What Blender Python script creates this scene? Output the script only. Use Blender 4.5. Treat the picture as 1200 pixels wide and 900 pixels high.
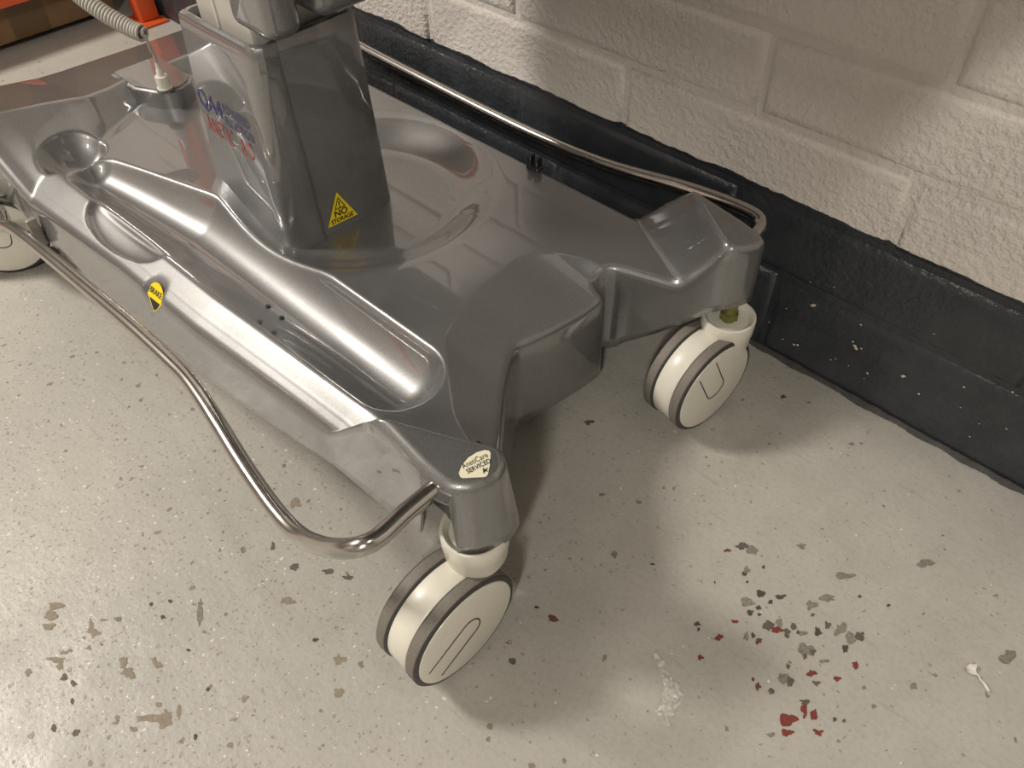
import bpy, bmesh, math, random
import numpy as np
from mathutils import Vector, Matrix, noise
from mathutils.bvhtree import BVHTree

for o in list(bpy.data.objects):
    bpy.data.objects.remove(o)
SC = bpy.context.scene
COL = SC.collection

# ------------------------------------------------------------------ camera
F_PX, PITCH, YAW, ROLL = 949.53, 0.82357, 0.78550, -0.0244926
CAM = Vector((0.3471, -0.92227, 0.91))
cam_d = bpy.data.cameras.new('camera')
cam = bpy.data.objects.new('camera', cam_d)
COL.objects.link(cam)
cam_d.sensor_fit = 'HORIZONTAL'
cam_d.sensor_width = 36.0
cam_d.lens = F_PX * 36.0 / 1200.0
cam_d.clip_start = 0.02
fwd = Vector((-math.sin(YAW) * math.cos(PITCH), math.cos(YAW) * math.cos(PITCH), -math.sin(PITCH)))
rt = Vector((math.cos(YAW), math.sin(YAW), 0))
up = rt.cross(fwd)
c, s = math.cos(ROLL), math.sin(ROLL)
R_, U_ = c * rt + s * up, -s * rt + c * up
M = Matrix((R_, U_, -fwd)).transposed().to_4x4()
M.translation = CAM
cam.matrix_world = M
SC.camera = cam

# ------------------------------------------------------------------ world, lights, exposure
SC.view_settings.view_transform = 'Standard'
SC.view_settings.look = 'None'
SC.view_settings.gamma = 1.0
SC.view_settings.use_curve_mapping = False
SC.view_settings.exposure = 0.34
world = bpy.data.worlds.new('world')
SC.world = world
world.use_nodes = True
world.node_tree.nodes['Background'].inputs[0].default_value = (1.0, 0.93, 0.84, 1)
world.node_tree.nodes['Background'].inputs[1].default_value = 0.02


def area_light(name, loc, target, sx, sy, power, col):
    d = bpy.data.lights.new(name, 'AREA')
    d.shape = 'RECTANGLE'
    d.size, d.size_y, d.energy, d.color = sx, sy, power, col
    o = bpy.data.objects.new(name, d)
    COL.objects.link(o)
    o.location = loc
    dv = Vector(target) - Vector(loc)
    o.rotation_euler = dv.to_track_quat('-Z', 'Y').to_euler()
    return o


WARM = (1.0, 0.925, 0.825)
area_light('ceiling_tube_right', (1.45, -2.8, 2.6), (1.2, -1.6, 0), 0.15, 0.6, 50, WARM)
area_light('ceiling_tube_near', (0.85, -0.45, 2.6), (0.85, -0.45, 0), 0.12, 0.3, 7, WARM)
area_light('ceiling_tube_left', (-2.4, -2.0, 2.6), (-1.6, -1.8, 0), 0.55, 0.55, 95, WARM)


# ------------------------------------------------------------------ material helpers
def new_mat(name):
    m = bpy.data.materials.new(name)
    m.use_nodes = True
    nt = m.node_tree
    return m, nt, nt.nodes['Principled BSDF']


def N(nt, t, **kw):
    n = nt.nodes.new(t)
    for k, v in kw.items():
        setattr(n, k, v)
    return n


def simple(name, col, rough=0.5, metal=0.0, coat=0.0, bump=0.0, bscale=200.0, var=0.0):
    m, nt, b = new_mat(name)
    b.inputs['Base Color'].default_value = (*col, 1)
    b.inputs['Roughness'].default_value = rough
    b.inputs['Metallic'].default_value = metal
    b.inputs['Coat Weight'].default_value = coat
    b.inputs['Coat Roughness'].default_value = 0.05
    if bump or var:
        tc = N(nt, 'ShaderNodeTexCoord')
        nz = N(nt, 'ShaderNodeTexNoise')
        nz.inputs['Scale'].default_value = bscale
        nz.inputs['Detail'].default_value = 4
        nt.links.new(tc.outputs['Object'], nz.inputs['Vector'])
        if bump:
            bp = N(nt, 'ShaderNodeBump')
            bp.inputs['Strength'].default_value = bump
            bp.inputs['Distance'].default_value = 0.002
            nt.links.new(nz.outputs['Fac'], bp.inputs['Height'])
            nt.links.new(bp.outputs['Normal'], b.inputs['Normal'])
        if var:
            mx = N(nt, 'ShaderNodeMix', data_type='RGBA')
            mx.inputs[6].default_value = (*[x * (1 - var) for x in col], 1)
            mx.inputs[7].default_value = (*[min(1, x * (1 + var)) for x in col], 1)
            nt.links.new(nz.outputs['Fac'], mx.inputs[0])
            nt.links.new(mx.outputs[2], b.inputs['Base Color'])
    return m


def ramp(nt, src, p0, p1, c0=(0, 0, 0, 1), c1=(1, 1, 1, 1)):
    r = N(nt, 'ShaderNodeValToRGB')
    r.color_ramp.elements[0].position = p0
    r.color_ramp.elements[1].position = p1
    r.color_ramp.elements[0].color = c0
    r.color_ramp.elements[1].color = c1
    nt.links.new(src, r.inputs[0])
    return r


def mixc(nt, fac, a, b):
    mx = N(nt, 'ShaderNodeMix', data_type='RGBA')
    for sock, v in ((0, fac), (6, a), (7, b)):
        if isinstance(v, (tuple, float, int)):
            mx.inputs[sock].default_value = v
        else:
            nt.links.new(v, mx.inputs[sock])
    return mx.outputs[2]


def mathn(nt, op, a, b=0.0):
    n = N(nt, 'ShaderNodeMath', operation=op)
    for i, v in enumerate((a, b)):
        if isinstance(v, (float, int)):
            n.inputs[i].default_value = v
        else:
            nt.links.new(v, n.inputs[i])
    return n.outputs[0]


def mat_shell():
    m, nt, b = new_mat('silver_grey_paint')
    geo = N(nt, 'ShaderNodeNewGeometry')
    nz = N(nt, 'ShaderNodeTexNoise')
    nz.inputs['Scale'].default_value = 1400
    nz.inputs['Detail'].default_value = 1
    nt.links.new(geo.outputs['Position'], nz.inputs['Vector'])
    nz2 = N(nt, 'ShaderNodeTexNoise')
    nz2.inputs['Scale'].default_value = 9
    nz2.inputs['Detail'].default_value = 5
    nt.links.new(geo.outputs['Position'], nz2.inputs['Vector'])
    col = mixc(nt, ramp(nt, nz.outputs['Fac'], .35, .7).outputs[0], (.165, .166, .168, 1), (.28, .281, .282, 1))
    nt.links.new(col, b.inputs['Base Color'])
    b.inputs['Metallic'].default_value = 0.7
    rr = ramp(nt, nz2.outputs['Fac'], .35, .7, (.36, .36, .36, 1), (.44, .44, .44, 1))
    nt.links.new(rr.outputs[0], b.inputs['Roughness'])
    b.inputs['Coat Weight'].default_value = 1.0
    b.inputs['Coat Roughness'].default_value = 0.03
    b.inputs['Coat IOR'].default_value = 1.85
    return m


def mat_steel():
    m, nt, b = new_mat('brushed_stainless_steel')
    b.inputs['Metallic'].default_value = 1
    b.inputs['Base Color'].default_value = (.50, .485, .46, 1)
    geo = N(nt, 'ShaderNodeNewGeometry')
    mp = N(nt, 'ShaderNodeMapping')
    mp.inputs['Scale'].default_value = (3, 120, 120)
    nz = N(nt, 'ShaderNodeTexNoise')
    nz.inputs['Scale'].default_value = 1
    nz.inputs['Detail'].default_value = 3
    nt.links.new(geo.outputs['Position'], mp.inputs['Vector'])
    nt.links.new(mp.outputs[0], nz.inputs['Vector'])
    rr = ramp(nt, nz.outputs['Fac'], .3, .7, (.16, .16, .16, 1), (.24, .24, .24, 1))
    nt.links.new(rr.outputs[0], b.inputs['Roughness'])
    return m


def mat_floor():
    m, nt, b = new_mat('worn_grey_floor_paint')
    geo = N(nt, 'ShaderNodeNewGeometry')
    P = geo.outputs['Position']

    def noi(scale, detail=4, rough=.55, vec=P):
        n = N(nt, 'ShaderNodeTexNoise')
        n.inputs['Scale'].default_value = scale
        n.inputs['Detail'].default_value = detail
        n.inputs['Roughness'].default_value = rough
        nt.links.new(vec, n.inputs['Vector'])
        return n.outputs['Fac']
    big = noi(2.3, 5, .6)
    mid = noi(14, 6, .65)
    fine = noi(160, 3)
    col = mixc(nt, ramp(nt, big, .35, .68).outputs[0], (.365, .355, .325, 1), (.44, .425, .385, 1))
    col = mixc(nt, ramp(nt, mid, .42, .75, (0, 0, 0, 1), (.45, .45, .45, 1)).outputs[0], col, (.30, .285, .25, 1))
    col = mixc(nt, ramp(nt, fine, .45, .7, (0, 0, 0, 1), (.30, .30, .30, 1)).outputs[0], col, (.27, .26, .23, 1))
    # wear zone in the walking area (strongest at low x, low y)
    sep = N(nt, 'ShaderNodeSeparateXYZ')
    nt.links.new(P, sep.inputs[0])
    zy = N(nt, 'ShaderNodeMapRange')
    nt.links.new(sep.outputs['Y'], zy.inputs[0])
    zy.inputs[1].default_value, zy.inputs[2].default_value = -1.08, -0.6
    zy.inputs[3].default_value, zy.inputs[4].default_value = 1.0, 0.15
    zx = N(nt, 'ShaderNodeMapRange')
    nt.links.new(sep.outputs['X'], zx.inputs[0])
    zx.inputs[1].default_value, zx.inputs[2].default_value = -0.2, 0.25
    zx.inputs[3].default_value, zx.inputs[4].default_value = 1.0, 0.3
    zone = mathn(nt, 'MULTIPLY', zy.outputs[0], zx.outputs[0])
    # distorted coords for ragged specks
    dn = N(nt, 'ShaderNodeTexNoise')
    dn.inputs['Scale'].default_value = 90
    dn.inputs['Detail'].default_value = 3
    nt.links.new(P, dn.inputs['Vector'])
    vm = N(nt, 'ShaderNodeVectorMath', operation='MULTIPLY_ADD')
    nt.links.new(dn.outputs['Color'], vm.inputs[0])
    vm.inputs[1].default_value = (.012, .012, .012)
    nt.links.new(P, vm.inputs[2])
    DP = vm.outputs[0]

    def specks(scale, lo, hi, zone_k):
        v = N(nt, 'ShaderNodeTexVoronoi')
        v.inputs['Scale'].default_value = scale
        nt.links.new(DP, v.inputs['Vector'])
        sp = N(nt, 'ShaderNodeSeparateColor')
        nt.links.new(v.outputs['Color'], sp.inputs[0])
        # a random subset of cells carries a speck, the subset grows with the zone
        thr = mathn(nt, 'MULTIPLY_ADD', zone, zone_k)
        thr.node.inputs[2].default_value = lo
        has = mathn(nt, 'LESS_THAN', sp.outputs[0], thr)
        size = mathn(nt, 'MULTIPLY', sp.outputs[1], hi)
        ins = mathn(nt, 'LESS_THAN', v.outputs['Distance'], size)
        return mathn(nt, 'MULTIPLY', has, ins)
    s1 = specks(95, .025, .36, .22)
    s2 = specks(230, .04, .46, .55)
    s3 = specks(190, .0, .34, .28)
    col = mixc(nt, mathn(nt, 'MULTIPLY', s2, .55), col, (.17, .15, .12, 1))
    col = mixc(nt, mathn(nt, 'MULTIPLY', s1, .75), col, (.15, .125, .095, 1))
    col = mixc(nt, mathn(nt, 'MULTIPLY', s3, .8), col, (.66, .63, .57, 1))
    # straight scuffs
    mp = N(nt, 'ShaderNodeMapping')
    mp.inputs['Rotation'].default_value = (0, 0, .9)
    mp.inputs['Scale'].default_value = (8, 90, 1)
    nt.links.new(P, mp.inputs[0])
    sc = noi(1.0, 2, .5, mp.outputs[0])
    col = mixc(nt, mathn(nt, 'MULTIPLY', ramp(nt, sc, .66, .72).outputs[0], .3), col, (.27, .25, .21, 1))
    nt.links.new(col, b.inputs['Base Color'])
    rr = ramp(nt, mid, .3, .75, (.34, .34, .34, 1), (.55, .55, .55, 1))
    nt.links.new(rr.outputs[0], b.inputs['Roughness'])
    hsum = mathn(nt, 'ADD', mathn(nt, 'MULTIPLY', mid, 1.0), mathn(nt, 'MULTIPLY', fine, .25))
    hsum = mathn(nt, 'SUBTRACT', hsum, mathn(nt, 'MULTIPLY', mathn(nt, 'ADD', s1, s2), .25))
    bp = N(nt, 'ShaderNodeBump')
    bp.inputs['Strength'].default_value = .45
    bp.inputs['Distance'].default_value = .004
    nt.links.new(hsum, bp.inputs['Height'])
    nt.links.new(bp.outputs['Normal'], b.inputs['Normal'])
    return m


def mat_wall():
    m, nt, b = new_mat('painted_blockwork')
    geo = N(nt, 'ShaderNodeNewGeometry')
    P = geo.outputs['Position']

    def noi(scale, detail=4, rough=.55):
        n = N(nt, 'ShaderNodeTexNoise')
        n.inputs['Scale'].default_value = scale
        n.inputs['Detail'].default_value = detail
        n.inputs['Roughness'].default_value = rough
        nt.links.new(P, n.inputs['Vector'])
        return n.outputs['Fac']
    sep = N(nt, 'ShaderNodeSeparateXYZ')
    nt.links.new(P, sep.inputs[0])
    n1 = noi(9, 3)
    n2 = noi(60, 3)
    edge = mathn(nt, 'ADD', mathn(nt, 'MULTIPLY', mathn(nt, 'SUBTRACT', n1, .5), .022),
                 mathn(nt, 'MULTIPLY', mathn(nt, 'SUBTRACT', n2, .5), .006))
    zz = mathn(nt, 'ADD', sep.outputs['Z'], edge)
    isw = mathn(nt, 'GREATER_THAN', zz, .2705)
    n3 = noi(5, 5)
    white = mixc(nt, ramp(nt, n3, .3, .7).outputs[0], (.60, .565, .53, 1), (.67, .635, .60, 1))
    dark = mixc(nt, ramp(nt, noi(18, 5), .3, .75).outputs[0], (.021, .025, .030, 1), (.042, .047, .054, 1))
    scuff = ramp(nt, noi(40, 6, .7), .66, .74).outputs[0]
    dark = mixc(nt, mathn(nt, 'MULTIPLY', scuff, .25), dark, (.13, .13, .125, 1))
    nt.links.new(mixc(nt, isw, dark, white), b.inputs['Base Color'])
    rr = mathn(nt, 'MULTIPLY_ADD', isw, .22)
    rr.node.inputs[2].default_value = .36
    nt.links.new(rr, b.inputs['Roughness'])
    # pebbly masonry relief, rougher on some blocks than on others
    rough_zone = ramp(nt, noi(3.1, 2), .40, .62, (.25, .25, .25, 1), (1, 1, 1, 1)).outputs[0]
    peb = ramp(nt, noi(105, 3, .55), .38, .66).outputs[0]
    h = mathn(nt, 'ADD', mathn(nt, 'MULTIPLY', peb, rough_zone), mathn(nt, 'MULTIPLY', noi(30, 4), .7))
    bp = N(nt, 'ShaderNodeBump')
    h = mathn(nt, 'MULTIPLY', h, mathn(nt, 'ADD', mathn(nt, 'MULTIPLY', isw, .55), .6))
    bp.inputs['Strength'].default_value = .55
    bp.inputs['Distance'].default_value = .0035
    nt.links.new(h, bp.inputs['Height'])
    nt.links.new(bp.outputs['Normal'], b.inputs['Normal'])
    return m


MS = mat_shell()
STEEL = mat_steel()
FLOOR = mat_floor()
WALL = mat_wall()
WHITEP = simple('white_nylon', (.68, .66, .58), .35, 0, .2, 0, 60, .06)
TYRE = simple('grey_rubber', (.165, .15, .13), .6, 0, 0, .15, 300, .25)
TYRE_SIDE = simple('dark_rubber', (.045, .043, .04), .5)
BLACK = simple('black_plastic_and_shade', (.012, .012, .012), .4)
DARKGAP = simple('dark_groove', (.03, .028, .025), .6)
YGREEN = simple('yellow_zinc', (.19, .20, .055), .45, .5, 0, .2, 150, .3)
YELLOW = simple('yellow_vinyl', (.80, .62, .02), .35)
CREAM = simple('cream_vinyl', (.80, .76, .58), .4)
INK = simple('black_ink', (.015, .013, .012), .5)
BLUE = simple('blue_ink', (.025, .03, .16), .45)
BLUEGREY = simple('grey_blue_ink', (.06, .06, .14), .45)
RED = simple('red_ink', (.36, .045, .035), .45)
LIGHTGREY = simple('light_grey_panel', (.44, .42, .38), .4, .0, .1)
CABLE = simple('grey_cable', (.40, .38, .34), .5)
CARD = simple('brown_cardboard', (.20, .125, .06), .85, 0, 0, .1, 60, .12)
TAPE = simple('brown_tape', (.11, .065, .025), .35)
ORANGE = simple('orange_powder_coat', (.58, .085, .018), .45)
PLAIN = simple('white_plaster', (.36, .34, .31), .7, 0, 0, .2, 40, .05)
DARKWALL = simple('dim_storeroom_paint', (.16, .15, .14), .7, 0, 0, .2, 30, .1)
RUBBER = simple('black_mattress_vinyl', (.03, .03, .033), .45)
PAPER = simple('white_paper', (.60, .58, .54), .7)


def mat_film():
    m, nt, b = new_mat('clear_plastic_film')
    b.inputs['Base Color'].default_value = (.80, .78, .74, 1)
    b.inputs['Roughness'].default_value = .22
    b.inputs['Alpha'].default_value = .36
    b.inputs['Coat Weight'].default_value = 1
    return m


FILM = mat_film()
CHIP = {'r': simple('red_old_paint', (.17, .032, .022), .65, 0, 0, .3, 330, .5),
        'm': simple('maroon_old_paint', (.12, .045, .03), .65, 0, 0, .3, 200, .3),
        'd': simple('dark_grime', (.10, .09, .072), .7, 0, 0, .4, 330, .8),
        'k': simple('black_grime', (.065, .056, .043), .7, 0, 0, .3, 250, .4),
        'g': simple('grey_bare_concrete', (.19, .18, .15), .75, 0, 0, .5, 330, .75),
        'b': simple('brown_bare_concrete', (.235, .20, .15), .75, 0, 0, .4, 180, .25)}


# ------------------------------------------------------------------ object helpers
def link(name, me, parent=None, mats=None, smooth=None):
    o = bpy.data.objects.new(name, me)
    COL.objects.link(o)
    if mats:
        for m in (mats if isinstance(mats, (list, tuple)) else [mats]):
            me.materials.append(m)
    if parent is not None:
        o.parent = parent
        o.matrix_parent_inverse = WM[parent.name].inverted()
    if smooth is not None:
        for p in me.polygons:
            p.use_smooth = True
        if smooth < 179:
            me.set_sharp_from_angle(angle=math.radians(smooth))
    WM[o.name] = Matrix.Identity(4)
    return o


WM = {}


def from_data(name, verts, faces, parent=None, mats=None, smooth=None):
    me = bpy.data.meshes.new(name)
    me.from_pydata([tuple(map(float, v)) for v in verts], [], faces)
    me.update()
    bm = bmesh.new()
    bm.from_mesh(me)
    bmesh.ops.recalc_face_normals(bm, faces=bm.faces)
    bm.to_mesh(me)
    bm.free()
    return link(name, me, parent, mats, smooth)


def from_bm(name, bm, parent=None, mats=None, smooth=None):
    me = bpy.data.meshes.new(name)
    bmesh.ops.recalc_face_normals(bm, faces=bm.faces)
    bm.to_mesh(me)
    bm.free()
    return link(name, me, parent, mats, smooth)


def thing(name, loc, label, cat, group=None):
    o = bpy.data.objects.new(name, None)
    COL.objects.link(o)
    o.empty_display_size = .1
    o.location = loc
    WM[o.name] = Matrix.Translation(loc)
    o['label'] = label
    o['category'] = cat
    if group:
        o['group'] = group
    return o


def tag(o, label, cat, group=None):
    o['label'] = label
    o['category'] = cat
    if group:
        o['group'] = group
    return o


def structure(o):
    o['kind'] = 'structure'
    return o


def bm_box(bm, x0, x1, y0, y1, z0, z1, bev=0.0, seg=2):
    r = bmesh.ops.create_cube(bm, size=1)
    vs = r['verts']
    for v in vs:
        v.co = Vector(((x0 + x1) / 2 + v.co.x * (x1 - x0), (y0 + y1) / 2 + v.co.y * (y1 - y0), (z0 + z1) / 2 + v.co.z * (z1 - z0)))
    if bev:
        es = list({e for v in vs for e in v.link_edges})
        bmesh.ops.bevel(bm, geom=es, offset=bev, segments=seg, affect='EDGES', profile=.5)
    return bm


def box(name, x0, x1, y0, y1, z0, z1, parent=None, mats=None, bev=0.0, seg=2, smooth=None):
    bm = bmesh.new()
    bm_box(bm, x0, x1, y0, y1, z0, z1, bev, seg)
    return from_bm(name, bm, parent, mats, smooth if smooth is not None else (35 if bev else None))


def catmull(pts, n=8):
    pts = [Vector(p) for p in pts]
    out = []
    P = [2 * pts[0] - pts[1]] + pts + [2 * pts[-1] - pts[-2]]
    for i in range(1, len(P) - 2):
        for k in range(n):
            t = k / n
            a, b_, c_, d = P[i - 1], P[i], P[i + 1], P[i + 2]
            out.append(.5 * ((2 * b_) + (c_ - a) * t + (2 * a - 5 * b_ + 4 * c_ - d) * t * t + (3 * b_ - a - 3 * c_ + d) * t ** 3))
    out.append(pts[-1])
    return out


def tube(name, path, r, parent=None, mats=None, seg=16, cap=True):
    path = [Vector(p) for p in path]
    verts, faces = [], []
    n = len(path)
    ref = Vector((0, 0, 1))
    for i, p in enumerate(path):
        t = (path[min(i + 1, n - 1)] - path[max(i - 1, 0)]).normalized()
        a = t.cross(ref)
        if a.length < .05:
            a = t.cross(Vector((1, 0, 0)))
        a.normalize()
        b_ = a.cross(t)
        ref = b_
        rr = r[i] if isinstance(r, (list, tuple)) else r
        for k in range(seg):
            an = 2 * math.pi * k / seg
            verts.append(p + a * math.cos(an) * rr + b_ * math.sin(an) * rr)
    for i in range(n - 1):
        for k in range(seg):
            k2 = (k + 1) % seg
            faces.append((i * seg + k, i * seg + k2, (i + 1) * seg + k2, (i + 1) * seg + k))
    if cap:
        faces.append(tuple(range(seg)))
        faces.append(tuple(range((n - 1) * seg, n * seg)))
    return from_data(name, verts, faces, parent, mats, 60)


def lathe_verts(profile, axis, center, seg=64):
    """profile: list of (along, radius)"""
    ax = Vector(axis).normalized()
    a = ax.cross(Vector((0, 0, 1)))
    if a.length < .05:
        a = Vector((1, 0, 0))
    a.normalize()
    b_ = ax.cross(a)
    verts, faces = [], []
    n = len(profile)
    for (h, r) in profile:
        for k in range(seg):
            an = 2 * math.pi * k / seg
            verts.append(Vector(center) + ax * h + a * math.cos(an) * r + b_ * math.sin(an) * r)
    for i in range(n - 1):
        for k in range(seg):
            k2 = (k + 1) % seg
            faces.append((i * seg + k, i * seg + k2, (i + 1) * seg + k2, (i + 1) * seg + k))
    faces.append(tuple(range(seg)))
    faces.append(tuple(range((n - 1) * seg, n * seg)))
    return verts, faces


def lathe(name, profile, axis, center, parent=None, mats=None, seg=64, smooth=40):
    v, f = lathe_verts(profile, axis, center, seg)
    return from_data(name, v, f, parent, mats, smooth)


# ------------------------------------------------------------------ the room
floor = structure(box('floor', -3.2, 3.2, -3.6, .05, -.05, 0, None, FLOOR))
PITCH_Z = .109
wall = structure(box('wall_back', -3.2, 3.2, .0050, .15, 0, 2.72, None, WALL))
block_cache = {}


def block_mesh(w, h):
    key = (round(w, 4), round(h, 4))
    if key not in block_cache:
        bm = bmesh.new()
        g, ch = .0040, .0085
        x0, x1, z0, z1 = -w / 2 + g, w / 2 - g, -h / 2 + g, h / 2 - g
        back = [bm.verts.new((x, .0064, z)) for x, z in ((x0, z0), (x1, z0), (x1, z1), (x0, z1))]
        mid = [bm.verts.new((x, .0026, z)) for x, z in ((x0 + .003, z0 + .003), (x1 - .003, z0 + .003), (x1 - .003, z1 - .003), (x0 + .003, z1 - .003))]
        fr = [bm.verts.new((x, 0, z)) for x, z in ((x0 + ch, z0 + ch), (x1 - ch, z0 + ch), (x1 - ch, z1 - ch), (x0 + ch, z1 - ch))]
        c2 = ch + .004
        fr2 = [bm.verts.new((x, 0, z)) for x, z in ((x0 + c2, z0 + c2), (x1 - c2, z0 + c2), (x1 - c2, z1 - c2), (x0 + c2, z1 - c2))]
        for A, B in ((back, mid), (mid, fr), (fr, fr2)):
            for i in range(4):
                j = (i + 1) % 4
                bm.faces.new((A[i], A[j], B[j], B[i]))
        bm.faces.new(fr2)
        bmesh.ops.recalc_face_normals(bm, faces=bm.faces)
        me = bpy.data.meshes.new('block')
        bm.to_mesh(me)
        bm.free()
        # outward normals towards the room
        if me.polygons[-1].normal.y > 0:
            me.flip_normals()
        me.materials.append(WALL)
        for p in me.polygons:
            p.use_smooth = True
        block_cache[key] = me
    return block_cache[key]


LB = .4355
rnd = random.Random(4)
rows = [(0, .146, -.020), (.146, .2555, -.112), (.2555, .3645, .110), (.3645, .4735, -.111)]
z = .4735
k = 0
while z < 1.1:
    rows.append((z, z + PITCH_Z, .104 if k % 2 == 0 else -.111))
    z += PITCH_Z
    k += 1
for z0, z1, off in rows:
    x = off - 7 * LB
    while x < 1.9:
        if x > -2.6:
            o = bpy.data.objects.new('block', block_mesh(LB, z1 - z0))
            COL.objects.link(o)
            o.parent = wall
            o.location = (x + LB / 2, rnd.uniform(-.0010, .0008), (z0 + z1) / 2)
            o.rotation_euler = (0, rnd.uniform(-.003, .003), rnd.uniform(-.0015, .0015))
        x += LB
# flecks of filler and bare spots on the dark band
FLECK = [(0.0437, 0.1265, 0.0045), (0.0057, 0.0968, 0.0018), (-0.0135, 0.0571, 0.0018), (0.1168, 0.0931, 0.0045), (0.1267, 0.0947, 0.0027), (0.1476, 0.0589, 0.0027), (0.0991, 0.0549, 0.0018), (0.1931, 0.0864, 0.0036), (0.2201, 0.0698, 0.0027), (0.2647, 0.1169, 0.0027), (0.2736, 0.0829, 0.0018), (0.3028, 0.0731, 0.0018), (0.3015, 0.045, 0.0018), (0.2032, 0.1728, 0.0018), (0.3155, 0.1451, 0.0027), (0.039, 0.0428, 0.0036), (0.0149, 0.0395, 0.0018), (0.1133, 0.1323, 0.0027), (0.0927, 0.0487, 0.0018), (0.1195, 0.0549, 0.0018), (0.3327, 0.0871, 0.0018), (0.1124, 0.0987, 0.0027), (0.1462, 0.0471, 0.0018), (0.1902, 0.0843, 0.0018), (0.0614, 0.1703, 0.0018), (0.0274, 0.1601, 0.0018)]
bm = bmesh.new()
rf = random.Random(9)
for (x, z, r) in FLECK:
    n = 7
    for q in range(2 if r > .003 else 1):
        cx, cz = x + q * rf.uniform(-.006, .006), z + q * rf.uniform(-.004, .004)
        vs = [bm.verts.new((cx + r * .8 * rf.uniform(.6, 1.1) * math.cos(2 * math.pi * i / n), -.0012, cz + r * .65 * rf.uniform(.6, 1.1) * math.sin(2 * math.pi * i / n))) for i in range(n)]
        cv = bm.verts.new((cx, -.0026, cz))
        for i in range(n):
            bm.faces.new((vs[i], vs[(i + 1) % n], cv))
fk = from_bm('paint_flecks', bm, wall, simple('pale_filler', (.48, .42, .33), .7))
fk['kind'] = 'stuff'
# ragged lip of dark paint and grit where the wall meets the floor
bm = bmesh.new()
cols = []
xq = -1.6
while xq < 1.2:
    w_ = .0035 + .0055 * max(0, noise.noise(Vector((xq * 23, 0, 1.7))) + .25) + rf.uniform(0, .0014)
    h_ = .003 + .004 * abs(noise.noise(Vector((xq * 31, 4, 0)))) + rf.uniform(0, .001)
    cols.append([bm.verts.new((xq, .003, h_)), bm.verts.new((xq, -w_ * .55, h_ * .45)), bm.verts.new((xq, -w_, .0002))])
    xq += rf.uniform(.003, .006)
for A_, B_ in zip(cols[:-1], cols[1:]):
    for q in range(2):
        bm.faces.new((A_[q], A_[q + 1], B_[q + 1], B_[q]))
lip = from_bm('paint_lip', bm, wall, simple('dark_paint_grit', (.05, .05, .048), .65, 0, 0, .5, 400, .8), 60)
lip['kind'] = 'stuff'
structure(box('ceiling', -3.2, 3.2, -3.6, .15, 2.72, 2.8, None, PLAIN))
structure(box('wall_left', -3.3, -3.2, -3.6, .15, 0, 2.8, None, DARKWALL))
structure(box('wall_right', 3.2, 3.3, -3.6, .15, 0, 2.8, None, PLAIN))
structure(box('wall_front', -3.3, 3.3, -3.7, -3.6, 0, 2.8, None, PLAIN))

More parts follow.
